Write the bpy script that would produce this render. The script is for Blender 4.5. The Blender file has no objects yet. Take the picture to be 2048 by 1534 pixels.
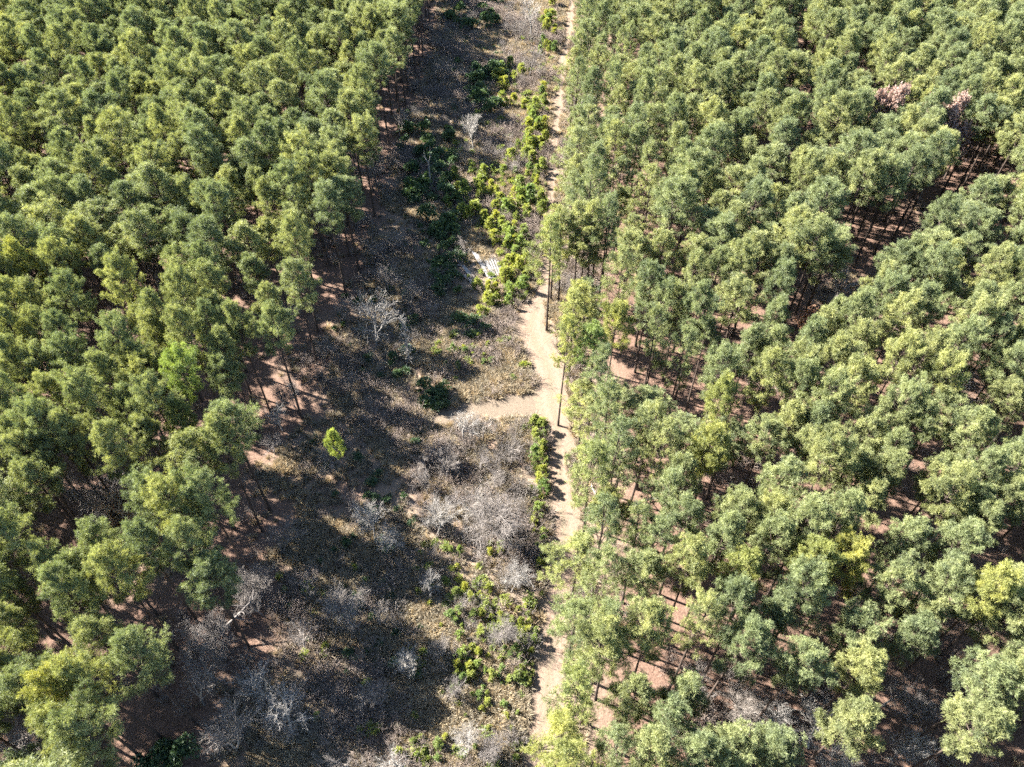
import bpy, math, random, time
import numpy as np
from mathutils import Vector, Matrix

random.seed(7)
T0 = time.time()
rng = np.random.default_rng(7)
R = math.radians
scene = bpy.context.scene
col = scene.collection

# ------------------------------------------------------------------ camera, sky, sun, exposure
CAM_H, PITCH, FPX = 75.0, R(46.4), 1421.0          # metres, below the horizon, focal length in photo pixels
SP, CP = math.sin(PITCH), math.cos(PITCH)
cam_d = bpy.data.cameras.new('camera')
cam_d.sensor_width = 36.0
cam_d.lens = 36.0 * FPX / 2048.0
cam_d.clip_start, cam_d.clip_end = 0.5, 6000.0
cam = bpy.data.objects.new('camera', cam_d)
col.objects.link(cam)
cam.location = (0, 0, CAM_H)
cam.rotation_euler = (math.pi / 2 - PITCH, 0, 0)
scene.camera = cam

SUN_ELEV = R(38.0)
SHADOW_DIR = Vector((0.925, -0.38, 0)).normalized()   # shadows fall to the side of the track and towards the viewer
sun_from = (-SHADOW_DIR) * math.cos(SUN_ELEV) + Vector((0, 0, math.sin(SUN_ELEV)))

world = bpy.data.worlds.new('World')
scene.world = world
world.use_nodes = True
wt = world.node_tree
bg = wt.nodes['Background']
sky = wt.nodes.new('ShaderNodeTexSky')
sky.sky_type = 'NISHITA'
sky.sun_disc = False
sky.sun_elevation = SUN_ELEV
sky.sun_rotation = math.atan2(sun_from.x, sun_from.y)
sky.altitude = 200
sky.air_density = 1.0
sky.dust_density = 0.6
sky.ozone_density = 1.5
wt.links.new(sky.outputs['Color'], bg.inputs['Color'])
bg.inputs['Strength'].default_value = 0.052

sun_d = bpy.data.lights.new('sun', 'SUN')
sun_d.energy = 5.0
sun_d.angle = R(0.53)
sun_d.color = (1.0, 0.945, 0.865)
sun = bpy.data.objects.new('sun', sun_d)
col.objects.link(sun)
sun.location = (-120, 60, 160)
sun.rotation_euler = (-sun_from).to_track_quat('-Z', 'Y').to_euler()

vs = scene.view_settings
vs.view_transform = 'Standard'
vs.look = 'None'
vs.exposure = 3.4
vs.gamma = 1.0
vs.use_curve_mapping = False
scene.render.engine = 'CYCLES'
cy = scene.cycles
cy.max_bounces = 4
cy.diffuse_bounces = 2
cy.glossy_bounces = 2
cy.transmission_bounces = 2
cy.volume_bounces = 1
cy.transparent_max_bounces = 4
cy.use_adaptive_sampling = True
cy.adaptive_threshold = 0.025
cy.adaptive_min_samples = 40
cy.caustics_reflective = cy.caustics_refractive = False
cy.use_denoising = False
cy.filter_width = 1.65
cy.sample_clamp_indirect = 6.0

# ------------------------------------------------------------------ photo pixel <-> place
def place(px, py, z=0.0):
    """Point on the level z that the photograph shows at (px, py)."""
    u, v = (px - 1024.0) / FPX, (py - 767.0) / FPX
    t = (CAM_H - z) / (SP + v * CP)
    return np.array([u * t, t * (CP - v * SP)])

def seen_at(x, y, z):
    """(px, py, depth) of points; arrays welcome."""
    dz = np.asarray(z) - CAM_H
    depth = np.asarray(y) * CP - dz * SP
    up = np.asarray(y) * SP + dz * CP
    dd = np.maximum(depth, 1e-3)
    return 1024 + FPX * np.asarray(x) / dd, 767 - FPX * up / dd, depth

def in_poly(px, py, poly):
    px, py = np.asarray(px, float), np.asarray(py, float)
    inside = np.zeros(px.shape, bool)
    n = len(poly)
    for i in range(n):
        x0, y0 = poly[i]
        x1, y1 = poly[(i + 1) % n]
        if y0 == y1:
            continue
        c = ((y0 > py) != (y1 > py)) & (px < (x1 - x0) * (py - y0) / (y1 - y0) + x0)
        inside ^= c
    return inside

class Grid:
    """Spacing test for scattering."""
    def __init__(self, cell):
        self.c, self.d = cell, {}
    def near(self, x, y, r):
        k = int(math.ceil(r / self.c))
        gx, gy = int(math.floor(x / self.c)), int(math.floor(y / self.c))
        for i in range(gx - k, gx + k + 1):
            for j in range(gy - k, gy + k + 1):
                for (a, b) in self.d.get((i, j), ()):
                    if (a - x) ** 2 + (b - y) ** 2 < r * r:
                        return True
        return False
    def add(self, x, y):
        self.d.setdefault((int(math.floor(x / self.c)), int(math.floor(y / self.c))), []).append((x, y))

# ------------------------------------------------------------------ materials
class Mat:
    def __init__(self, name):
        self.m = bpy.data.materials.new(name)
        self.m.use_nodes = True
        self.t = self.m.node_tree
        self.t.nodes.clear()
        self.out = self.n('ShaderNodeOutputMaterial')
    def n(self, kind, **kw):
        nd = self.t.nodes.new(kind)
        for k, v in kw.items():
            setattr(nd, k, v)
        return nd
    def l(self, a, b):
        self.t.links.new(a, b)
    def noise(self, scale, detail=4, rough=0.55, vec=None, dim='3D'):
        nd = self.n('ShaderNodeTexNoise')
        nd.noise_dimensions = dim
        nd.inputs['Scale'].default_value = scale
        nd.inputs['Detail'].default_value = detail
        nd.inputs['Roughness'].default_value = rough
        if vec is not None:
            self.l(vec, nd.inputs['Vector'])
        return nd.outputs['Fac']
    def ramp(self, fac, stops):
        nd = self.n('ShaderNodeValToRGB')
        e = nd.color_ramp.elements
        while len(e) < len(stops):
            e.new(0.5)
        for i, (p, c) in enumerate(stops):
            e[i].position = p
            e[i].color = (*c, 1) if len(c) == 3 else c
        self.l(fac, nd.inputs['Fac'])
        return nd.outputs['Color']
    def mix(self, fac, a, b, blend='MIX'):
        nd = self.n('ShaderNodeMix', data_type='RGBA', blend_type=blend)
        for s, val in ((nd.inputs[0], fac), (nd.inputs[6], a), (nd.inputs[7], b)):
            if isinstance(val, (int, float)):
                s.default_value = val
            elif isinstance(val, tuple):
                s.default_value = (*val, 1)
            else:
                self.l(val, s)
        return nd.outputs[2]
    def math(self, op, a, b=0.0, clamp=False):
        nd = self.n('ShaderNodeMath', operation=op, use_clamp=clamp)
        for s, val in ((nd.inputs[0], a), (nd.inputs[1], b)):
            if isinstance(val, (int, float)):
                s.default_value = val
            else:
                self.l(val, s)
        return nd.outputs[0]
    def attr(self, name):
        return self.n('ShaderNodeAttribute', attribute_name=name)

def leaf_material(name, dark, mid, light, translucent=0.35, rough=0.5, spec=0.4, tint=True, through=(1.15, 1.2, 0.72), depth=0.86):
    """Foliage: colour varies by clump and by plant; some light passes through."""
    M = Mat(name)
    oi = M.n('ShaderNodeObjectInfo')
    at = M.attr('clump')
    base = M.ramp(at.outputs['Fac'], [(0.0, dark), (0.5, mid), (1.0, light)])
    var = M.ramp(oi.outputs['Random'], [(0.0, (0.70, 0.77, 0.82)), (0.35, (0.93, 0.97, 0.98)), (0.7, (1.06, 1.04, 0.98)), (1.0, (1.24, 1.18, 0.98))])
    c = M.mix(1.0, base, var, 'MULTIPLY')
    if tint:
        c = M.mix(1.0, c, oi.outputs['Color'], 'MULTIPLY')
    c = M.mix(1.0, c, (depth, depth, depth), 'MULTIPLY')
    p = M.n('ShaderNodeBsdfDiffuse')
    M.l(c, p.inputs['Color'])
    tr = M.n('ShaderNodeBsdfTranslucent')
    ct = M.mix(1.0, c, through, 'MULTIPLY')
    M.l(ct, tr.inputs['Color'])
    if spec > 0:
        gl = M.n('ShaderNodeBsdfGlossy')
        gl.inputs['Roughness'].default_value = rough
        gl.inputs['Color'].default_value = (0.8, 0.85, 0.9, 1)
        m0 = M.n('ShaderNodeMixShader')
        m0.inputs[0].default_value = spec
        M.l(p.outputs[0], m0.inputs[1])
        M.l(gl.outputs[0], m0.inputs[2])
        p = m0
    mx = M.n('ShaderNodeMixShader')
    mx.inputs[0].default_value = translucent
    M.l(p.outputs[0], mx.inputs[1])
    M.l(tr.outputs[0], mx.inputs[2])
    M.l(mx.outputs[0], M.out.inputs['Surface'])
    return M.m

def bark_material(name, a, b, scale=6.0, rough=0.9):
    M = Mat(name)
    oi = M.n('ShaderNodeObjectInfo')
    tc = M.n('ShaderNodeTexCoord')
    mp = M.n('ShaderNodeMapping')
    mp.inputs['Scale'].default_value = (1, 1, 0.25)
    M.l(tc.outputs['Object'], mp.inputs['Vector'])
    f = M.noise(scale, 5, 0.65, mp.outputs[0])
    c = M.ramp(f, [(0.3, a), (0.7, b)])
    v = M.ramp(oi.outputs['Random'], [(0.0, (0.60, 0.60, 0.615)), (1.0, (0.86, 0.84, 0.81))])
    c = M.mix(1.0, c, v, 'MULTIPLY')
    p = M.n('ShaderNodeBsdfPrincipled')
    M.l(c, p.inputs['Base Color'])
    p.inputs['Roughness'].default_value = rough
    p.inputs['Specular IOR Level'].default_value = 0.15
    bp = M.n('ShaderNodeBump')
    bp.inputs['Strength'].default_value = 0.6
    bp.inputs['Distance'].default_value = 0.03
    M.l(f, bp.inputs['Height'])
    M.l(bp.outputs[0], p.inputs['Normal'])
    M.l(p.outputs[0], M.out.inputs['Surface'])
    return M.m

M_needle = leaf_material('pine_needles', (0.084, 0.103, 0.047), (0.178, 0.196, 0.079), (0.298, 0.308, 0.124), 0.31, 0.6, 0.04)
M_young = leaf_material('young_pine_needles', (0.105, 0.135, 0.034), (0.19, 0.225, 0.056), (0.29, 0.31, 0.09), 0.42, 0.6, 0.04)
M_shrub = leaf_material('evergreen_leaves', (0.030, 0.055, 0.022), (0.055, 0.095, 0.034), (0.10, 0.14, 0.045), 0.3, 0.6, 0.05)
M_russet = leaf_material('dry_oak_leaves', (0.27, 0.165, 0.13), (0.42, 0.28, 0.225), (0.52, 0.37, 0.31), 0.35, 0.6, 0.0, True, (1.1, 0.95, 0.8))
M_bark = bark_material('pine_bark', (0.030, 0.023, 0.020), (0.09, 0.068, 0.056))
M_grey = bark_material('grey_bark', (0.15, 0.132, 0.120), (0.30, 0.274, 0.252))
M_white = bark_material('bleached_wood', (0.24, 0.226, 0.207), (0.38, 0.362, 0.336))
M_brush = bark_material('dry_brush_stems', (0.18, 0.146, 0.124), (0.34, 0.284, 0.246))
M_grass = leaf_material('dry_grass', (0.20, 0.162, 0.116), (0.33, 0.275, 0.200), (0.46, 0.395, 0.295), 0.3, 0.7, 0.0, True, (1.1, 0.98, 0.8), 0.74)
M_board = bark_material('bleached_boards', (0.13, 0.127, 0.122), (0.27, 0.265, 0.258), 3.0, 0.7)

# ------------------------------------------------------------------ mesh building
class MB:
    """Collects triangles and quads with a clump value per face."""
    def __init__(self):
        self.v, self.f, self.c, self.n = [], [], [], 0
    def add(self, verts, faces, clump=0.5):
        verts = np.asarray(verts, float)
        faces = np.asarray(faces, int) + self.n
        self.v.append(verts)
        self.f.append(faces)
        self.c.append(np.full(len(faces), clump) if np.isscalar(clump) else np.asarray(clump))
        self.n += len(verts)
    def tube(self, pts, radii, sides=6, clump=0.5):
        pts = np.asarray(pts, float)
        k = len(pts)
        d = np.gradient(pts, axis=0)
        d /= np.linalg.norm(d, axis=1)[:, None] + 1e-9
        ref = np.where(np.abs(d[:, 2:3]) > 0.9, np.array([[1.0, 0, 0]]), np.array([[0, 0, 1.0]]))
        a = np.cross(d, ref)
        a /= np.linalg.norm(a, axis=1)[:, None] + 1e-9
        b = np.cross(d, a)
        ang = np.arange(sides) * 2 * np.pi / sides
        ring = pts[:, None] + (a[:, None] * np.cos(ang)[None, :, None] + b[:, None] * np.sin(ang)[None, :, None]) * np.asarray(radii)[:, None, None]
        fs = []
        for i in range(k - 1):
            for j in range(sides):
                q = (j + 1) % sides
                A, B, C, D = i * sides + j, i * sides + q, (i + 1) * sides + q, (i + 1) * sides + j
                fs.append((A, B, C))
                fs.append((A, C, D))
        self.add(ring.reshape(-1, 3), fs, clump)
    def mesh(self, name, mats, mat_index=None):
        v = np.concatenate(self.v)
        f = np.concatenate(self.f)
        me = bpy.data.meshes.new(name)
        me.vertices.add(len(v))
        me.vertices.foreach_set('co', v.ravel())
        me.loops.add(f.size)
        me.loops.foreach_set('vertex_index', f.ravel())
        me.polygons.add(len(f))
        me.polygons.foreach_set('loop_start', np.arange(len(f)) * f.shape[1])
        me.polygons.foreach_set('loop_total', np.full(len(f), f.shape[1]))
        a = me.attributes.new('clump', 'FLOAT', 'FACE')
        a.data.foreach_set('value', np.concatenate(self.c).astype(np.float32))
        for m in mats:
            me.materials.append(m)
        if mat_index is not None:
            me.polygons.foreach_set('material_index', mat_index)
        me.update(calc_edges=True)
        return me

def tufts(mb, centres, axes, blades, length, width, clumps, spread=1.0):
    """Needle tufts: thin blades fanning round each axis."""
    n = len(centres)
    d = rng.normal(size=(n, blades, 3))
    d /= np.linalg.norm(d, axis=2)[:, :, None]
    d = d * spread + axes[:, None, :] * 0.75
    d /= np.linalg.norm(d, axis=2)[:, :, None]
    s = np.cross(d, rng.normal(size=(n, blades, 3)))
    s /= np.linalg.norm(s, axis=2)[:, :, None] + 1e-9
    L = length * rng.uniform(0.65, 1.2, size=(n, blades, 1))
    base = centres[:, None, :] + d * 0.02
    w = width * rng.uniform(0.7, 1.25, size=(n, blades, 1))
    mid = base + d * L * 0.45
    tip = base + d * L
    tip[:, :, 2] -= L[:, :, 0] * 0.06
    # a slim diamond: two triangles
    v = np.stack([base, mid + s * w * 0.5, tip, mid - s * w * 0.5], axis=2).reshape(-1, 3)
    k = n * blades
    o = np.arange(k)[:, None] * 4
    f = np.concatenate([o + np.array([[0, 1, 2]]), o + np.array([[0, 2, 3]])])
    c = np.repeat(clumps, blades)
    mb.add(v, f, np.concatenate([c, c]))

def unit(a):
    return a / (np.linalg.norm(a) + 1e-9)

PINE_H = 20.0
def pine_meshes(i, crown_from=0.46, lean=0.25, spread=2.75, n_br=58, sparse=1.0, dome=1.0):
    """Loblolly-like pine: bare trunk, limbs rising to a rounded crown of needle tufts."""
    H = PINE_H
    tr, cr = MB(), MB()
    zz = np.linspace(0, H * 0.985, 15)
    bend = rng.normal(0, lean, 2)
    ph = rng.uniform(0, 6.28, 2)
    wob = rng.uniform(0.05, 0.14)
    cx = bend[0] * (zz / H) ** 2 + wob * np.sin(zz * 0.45 + ph[0]) * (zz / H)
    cy_ = bend[1] * (zz / H) ** 2 + wob * np.sin(zz * 0.38 + ph[1]) * (zz / H)
    rad = 0.045 + 0.165 * (1 - zz / H) ** 0.85
    rad[0] *= 1.3
    tr.tube(np.stack([cx, cy_, zz], 1), rad, 7)
    axis = lambda z: np.array([np.interp(z, zz, cx), np.interp(z, zz, cy_), z])
    z0 = H * crown_from
    # dead stubs under the crown
    for _ in range(9):
        z = rng.uniform(z0 * 0.62, z0 + 1)
        a = rng.uniform(0, 6.28)
        L = rng.uniform(0.5, 1.7)
        p0 = axis(z)
        p1 = p0 + np.array([math.cos(a), math.sin(a), rng.uniform(-0.2, 0.3)]) * L
        tr.tube([p0, (p0 + p1) / 2 + [0, 0, 0.08], p1], [0.03, 0.022, 0.012], 3)
    # lobes make the outline uneven
    lob_a = rng.uniform(0, 6.28, 6)
    lob_z = rng.uniform(0.1, 0.9, 6)
    lob_s = rng.uniform(-0.45, 0.40, 6)
    C, A, K = [], [], []
    ga = rng.uniform(0, 6.28)
    for b in range(n_br):
        t = (b + rng.uniform(0, 1)) / n_br
        t = t ** 0.85
        z = z0 + (H - z0) * 0.97 * t
        ga += 2.399 + rng.normal(0, 0.35)
        prof = (0.55 + 1.9 * t) if t < 0.24 else (1.0 if t < 0.38 else 0.82 * math.sqrt(max(0.02, 1 - ((t - 0.38) / 0.65) ** 2)) ** dome + 0.18 * (1.0 - (t - 0.38) / 0.66))
        m = 1.0
        for la, lz, ls in zip(lob_a, lob_z, lob_s):
            m += ls * math.exp(-((math.cos(ga - la) - 1) ** 2) * 1.6 - ((t - lz) / 0.22) ** 2)
        L = spread * prof * m * rng.uniform(0.72, 1.15)
        if L < 0.35:
            L = 0.35
        if t < 0.3 and rng.uniform() < 0.35 * (1.5 - sparse):
            continue
        el = R(-4 + 62 * t ** 1.3) + rng.normal(0, 0.12)
        dirh = np.array([math.cos(ga), math.sin(ga), 0])
        p0 = axis(z)
        s = np.linspace(0, 1, 5)[:, None]
        sag = (s ** 2) * L * (0.22 if t < 0.6 else 0.12)
        pts = p0 + dirh * L * s * math.cos(el) + np.array([0, 0, 1.0]) * (L * s * math.sin(el) + sag)
        r0 = 0.018 + 0.016 * L
        tr.tube(pts, r0 * (1 - 0.75 * s[:, 0]), 4)
        side = np.array([-dirh[1], dirh[0], 0])
        n_tw = int(3 + L * 3.8 * sparse)
        bc = np.clip(rng.normal(0.5, 0.16), 0, 1)
        for q in range(n_tw):
            ss = rng.uniform(0.30, 1.0) ** 0.75
            bp = np.array([np.interp(ss, s[:, 0], pts[:, k]) for k in range(3)])
            w = L * 0.42 * (1.12 - ss * 0.8)
            off = side * rng.uniform(-1, 1) * w + dirh * rng.uniform(0.0, 0.5) * w + np.array([0, 0, rng.uniform(-0.10, 0.34)])
            if q == 0:
                bp, off = pts[-1], dirh * 0.1
            tip = bp + off
            if np.linalg.norm(off) > 0.35 and q % 2 == 0:
                tr.tube([bp, tip], [0.013, 0.007], 3)
            nt = rng.integers(4, 7)
            kc = np.clip(bc + rng.normal(0, 0.13), 0, 1)
            for _ in range(nt):
                C.append(tip + rng.normal(0, 0.18, 3) + unit(off + 1e-6) * rng.uniform(-0.25, 0.1))
                A.append(unit(unit(off + 1e-6) * 0.6 + np.array([0, 0, 0.75]) + dirh * 0.35))
                K.append(np.clip(kc + rng.normal(0, 0.05), 0, 1))
    # leader
    top = axis(H * 0.97)
    for _ in range(14):
        C.append(top + rng.normal(0, 0.16, 3) * [1.5, 1.5, 1.5])
        A.append(np.array([0, 0, 1.0]))
        K.append(np.clip(rng.normal(0.65, 0.12), 0, 1))
    tufts(cr, np.array(C), np.array(A), 13, 0.34, 0.034, np.array(K))
    return tr, cr

def join(parts, name, mats):
    mb, mi = MB(), []
    for k, p in enumerate(parts):
        v, f, c = np.concatenate(p.v), np.concatenate(p.f), np.concatenate(p.c)
        mb.add(v, f, c)
        mi.append(np.full(len(f), k))
    return mb.mesh(name, mats, np.concatenate(mi))

pines = []          # (trunk mesh, crown mesh, joined mesh)
specs = [(0.60, 2.8, 54, 1.0, 1.0), (0.63, 2.8, 50, 1.0, 1.0), (0.57, 2.95, 56, 1.0, 0.9), (0.64, 2.85, 50, 0.95, 0.8),
         (0.61, 2.65, 52, 1.05, 1.1), (0.55, 2.85, 58, 0.95, 1.2), (0.63, 3.05, 54, 1.0, 0.8), (0.60, 2.75, 54, 1.0, 1.0),
         (0.65, 2.65, 48, 1.05, 0.9), (0.59, 3.05, 56, 0.95, 1.0), (0.53, 2.6, 56, 0.9, 1.3), (0.62, 2.8, 52, 0.9, 0.9)]
for i, (cf, sp, nb, spa, dm) in enumerate(specs):
    tr, cr = pine_meshes(i, cf, 0.3, sp, nb, spa, dm)
    pines.append((tr.mesh('pine_trunk_%d' % i, [M_bark]), cr.mesh('pine_crown_%d' % i, [M_needle]), join((tr, cr), 'pine_%d' % i, [M_bark, M_needle])))
# open edge pines: thin see-through crowns that reach lower
edge_pines = []
for i in range(4):
    tr, cr = pine_meshes(20 + i, 0.36 + 0.04 * i, 0.25, 2.7, 46, 0.62, 1.1)
    edge_pines.append((tr.mesh('edge_trunk_%d' % i, [M_bark]), cr.mesh('edge_crown_%d' % i, [M_needle]), join((tr, cr), 'edge_pine_%d' % i, [M_bark, M_needle])))

print('time', round(time.time() - T0, 1))
# ---- bare trees
def bare_mesh(H, n_stems=1, levels=4, spread=0.55, up=0.35, twig=0.012, upright=1.0):
    mb, fine = MB(), MB()
    def grow(p, d, L, r, lev):
        k = 4
        pts = [p]
        dd = d.copy()
        for _ in range(k):
            dd = unit(dd + rng.normal(0, 0.13, 3) + np.array([0, 0, up * 0.22]))
            pts.append(pts[-1] + dd * L / k)
        pts = np.array(pts)
        rr = np.linspace(r, max(r * 0.55, twig * 0.8), k + 1)
        (mb if lev < 2 else fine).tube(pts, rr, 5 if lev == 0 else (4 if lev == 1 else 3))
        if lev >= levels:
            return
        nch = [12, 8, 6, 4][min(lev, 3)]
        for c in range(nch):
            f = (0.34 if lev == 0 else 0.2) + (1 - (0.34 if lev == 0 else 0.2)) * (c + rng.uniform(0, 1)) / nch
            q = np.array([np.interp(f * k, np.arange(k + 1), pts[:, a]) for a in range(3)])
            sd = unit(np.cross(dd, rng.normal(size=3)))
            nd = unit(dd * (0.75 * upright) + sd * rng.uniform(0.55, 1.0) * spread * 1.7)
            grow(q, nd, L * rng.uniform(0.42, 0.66) * (1.2 - 0.5 * f), max(twig, r * 0.5 * (1.1 - 0.5 * f)), lev + 1)
    for s in range(n_stems):
        a = rng.uniform(0, 6.28)
        t = 0.0 if n_stems == 1 else rng.uniform(0.1, 0.3)
        grow(np.array([math.cos(a), math.sin(a), 0]) * (0.12 * (n_stems > 1)), unit(np.array([math.cos(a) * t, math.sin(a) * t, 1.0])), H * 0.62, H * 0.016 / (1 + 0.25 * (n_stems - 1)), 0)
    return mb, fine

def settle(height, *mbs):
    """Scale a plant to its full height."""
    top = max(v[:, 2].max() for m in mbs for v in m.v)
    for m in mbs:
        m.v = [v * (height / top) for v in m.v]

def bare_pair(name, mat, *a, **k):
    mb, fine = bare_mesh(*a, **k)
    settle(10.0, mb, fine)
    return mb.mesh(name + '_wood', [mat]), fine.mesh(name + '_twigs', [mat])

bare = [bare_pair('bare_%d' % i, M_grey, 10.0, ns, 3, sp, up, 0.011, upr)
        for i, (ns, sp, up, upr) in enumerate([(1, 0.5, 0.4, 1.0), (1, 0.62, 0.3, 0.9), (2, 0.5, 0.45, 1.0), (3, 0.55, 0.4, 1.0), (1, 0.45, 0.5, 1.1), (4, 0.6, 0.3, 0.9)])]
white = [bare_pair('white_%d' % i, M_white, 10.0, ns, 3, sp, up, 0.011, upr)
         for i, (ns, sp, up, upr) in enumerate([(1, 0.5, 0.4, 1.0), (2, 0.55, 0.4, 1.0), (1, 0.6, 0.25, 0.8)])]

# narrow dead conifer
def dead_conifer():
    a, b = MB(), MB()
    z = np.linspace(0, 10, 9)
    a.tube(np.stack([0.1 * np.sin(z * 0.5), 0.08 * np.cos(z * 0.6), z], 1), 0.13 - 0.011 * z, 6)
    for i in range(95):
        zz = rng.uniform(0.8, 9.8)
        an = rng.uniform(0, 6.28)
        L = (1.5 * (1 - zz / 10.5) ** 0.6 + 0.25) * rng.uniform(0.6, 1.2)
        d = np.array([math.cos(an), math.sin(an), rng.uniform(-0.25, 0.3)])
        p0 = np.array([0, 0, zz])
        p1, p2 = p0 + d * L * 0.6, p0 + d * L + [0, 0, rng.uniform(0, 0.35)]
        b.tube([p0, p1, p2], [0.03, 0.022, 0.014], 3)
        for _ in range(4):
            q = p0 + (p2 - p0) * rng.uniform(0.3, 0.95)
            b.tube([q, q + rng.normal(0, 0.25, 3)], [0.015, 0.01], 3)
    return a.mesh('snag_wood', [M_white]), b.mesh('snag_twigs', [M_white])
dead_con = dead_conifer()

print('time', round(time.time() - T0, 1))
# ---- young pines
def young_mesh(H, full):
    st, cr = MB(), MB()
    z = np.linspace(0, H, 6)
    st.tube(np.stack([0.04 * np.sin(z * 2), 0.04 * np.cos(z * 1.7), z], 1), 0.045 * (1 - 0.8 * z / H) * H / 2.2 + 0.004, 5)
    C, A, K = [], [], []
    for b in range(int(24 * full)):
        t = rng.uniform(0.06, 1)
        an = rng.uniform(0, 6.28)
        L = H * 0.36 * (1.05 - t) ** 0.75 * rng.uniform(0.7, 1.2) + 0.1
        d = np.array([math.cos(an), math.sin(an), 0.35 + 0.7 * t])
        p0 = np.array([0, 0, t * H * 0.95])
        p1 = p0 + d * L
        st.tube([p0, p1], [0.014, 0.008], 3)
        for q in range(5):
            f = rng.uniform(0.35, 1.0)
            C.append(p0 + (p1 - p0) * f + rng.normal(0, 0.09, 3))
            A.append(unit(d + [0, 0, 0.7]))
            K.append(np.clip(rng.normal(0.35 + 0.4 * t, 0.17), 0, 1))
    for _ in range(6):
        C.append(np.array([0, 0, H]) + rng.normal(0, 0.06, 3)); A.append(np.array([0, 0, 1.0])); K.append(0.8)
    tufts(cr, np.array(C), np.array(A), 11, 0.26, 0.075, np.array(K))
    return st.mesh('young_stem', [M_bark]), cr.mesh('young_crown', [M_young])
young = [young_mesh(2.2, f) for f in (1.0, 1.2, 0.8, 1.35, 1.1)]

def bush_meshes(mat, n, r, h, leaf, stems=7, smat=None):
    st, cr = MB(), MB()
    for _ in range(stems):
        a = rng.uniform(0, 6.28)
        tip = np.array([math.cos(a) * r * 0.6, math.sin(a) * r * 0.6, h * rng.uniform(0.5, 0.8)])
        st.tube([[0, 0, 0], tip * [0.4, 0.4, 0.6], tip], [0.04, 0.028, 0.012], 4)
    C, A, K = [], [], []
    lobes = [(np.array([rng.uniform(-.5, .5) * r, rng.uniform(-.5, .5) * r, h * rng.uniform(0.3, 0.72)]), rng.uniform(0.35, 0.6)) for _ in range(7)]
    for _ in range(n):
        c, s = lobes[rng.integers(0, len(lobes))]
        d = unit(rng.normal(size=3))
        d[2] = abs(d[2]) * 0.9 - 0.15
        C.append(c + d * [r * s, r * s, h * s * 0.75] * rng.uniform(0.55, 1.05))
        A.append(unit(d + [0, 0, 0.5]))
        K.append(np.clip(rng.normal(0.5, 0.2), 0, 1))
    C = np.array(C)
    C[:, 2] = np.maximum(C[:, 2], 0.08)
    tufts(cr, C, np.array(A), 5, leaf, leaf * 0.5, np.array(K))
    return st.mesh('bush_stem', [smat or M_bark]), cr.mesh('bush_crown', [mat])
bushes = [bush_meshes(M_shrub, n, r, h, 0.24) for n, r, h in ((230, 1.0, 1.5), (280, 1.15, 1.8), (200, 0.9, 2.1), (260, 1.3, 1.4))]

def russet_meshes(seed):
    mb, fine = bare_mesh(12.0, 1, 3, 0.55, 0.4, 0.02, 1.0)
    settle(12.0, mb, fine)
    cr = MB()
    C, A, K = [], [], []
    pts = np.concatenate(fine.v)
    pick = pts[rng.integers(0, len(pts), 5200)]
    for p in pick:
        C.append(p + rng.normal(0, 0.14, 3)); A.append(unit(rng.normal(size=3) + [0, 0, 0.6])); K.append(np.clip(rng.normal(0.5, 0.22), 0, 1))
    tufts(cr, np.array(C), np.array(A), 3, 0.30, 0.2, np.array(K))
    m2 = MB()
    for s in (mb, fine):
        m2.add(np.concatenate(s.v), np.concatenate(s.f))
    return m2.mesh('oak_wood', [M_grey]), cr.mesh('oak_leaves', [M_russet])
russets = [russet_meshes(i) for i in range(2)]

print('time', round(time.time() - T0, 1))
# ---- brush and grass clumps for the ground cover
def brush_clump(n, h, r):
    mb = MB()
    for _ in range(n):
        a = rng.uniform(0, 6.28)
        q = rng.uniform(0, r)
        p = np.array([math.cos(a) * q * 0.5, math.sin(a) * q * 0.5, 0])
        tip = np.array([math.cos(a + rng.normal(0, .4)) * q * 1.3, math.sin(a + rng.normal(0, .4)) * q * 1.3, h * rng.uniform(0.45, 1.1)])
        m = (p + tip) / 2 + rng.normal(0, 0.06, 3)
        mb.tube([p, m, tip], [0.014, 0.011, 0.007], 3)
        for _ in range(4):
            s = m + (tip - m) * rng.uniform(0, 0.9)
            mb.tube([s, s + rng.normal(0, 0.16, 3) + [0, 0, 0.16]], [0.009, 0.006], 3)
    return mb
def grass_clump(n, h, r):
    mb = MB()
    a = rng.uniform(0, 6.28, n)
    q = r * np.sqrt(rng.uniform(0, 1, n))
    p = np.stack([np.cos(a) * q, np.sin(a) * q, np.zeros(n)], 1)
    d = np.stack([np.cos(a) * 0.35, np.sin(a) * 0.35, np.ones(n)], 1) + rng.normal(0, 0.28, (n, 3))
    d /= np.linalg.norm(d, axis=1)[:, None]
    L = h * rng.uniform(0.5, 1.15, (n, 1))
    s = np.cross(d, rng.normal(size=(n, 3)))
    s /= np.linalg.norm(s, axis=1)[:, None]
    w = 0.026
    m = p + d * L * 0.6
    t = p + d * L + np.stack([np.cos(a), np.sin(a), -0.5 * np.ones(n)], 1) * L * 0.22
    v = np.stack([p - s * w, p + s * w, m + s * w * 0.8, m - s * w * 0.8, t], 1).reshape(-1, 3)
    o = np.arange(n)[:, None] * 5
    f = np.concatenate([o + np.array([[0, 1, 2]]), o + np.array([[0, 2, 3]]), o + np.array([[3, 2, 4]])])
    k = np.clip(rng.normal(0.5, 0.22, n), 0, 1)
    mb.add(v, f, np.concatenate([k, k, k]))
    return mb
thicket_src = [brush_clump(n, h, r).mesh('thicket_clump', [M_grey]) for n, h, r in ((46, 2.4, 1.1), (60, 2.9, 1.3), (38, 2.0, 1.2))]
brush_src = [brush_clump(n, h, r).mesh('brush_clump', [M_brush]) for n, h, r in ((22, 1.2, 0.7), (28, 1.5, 0.8), (18, 0.9, 0.6), (30, 1.1, 1.0))]
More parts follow.
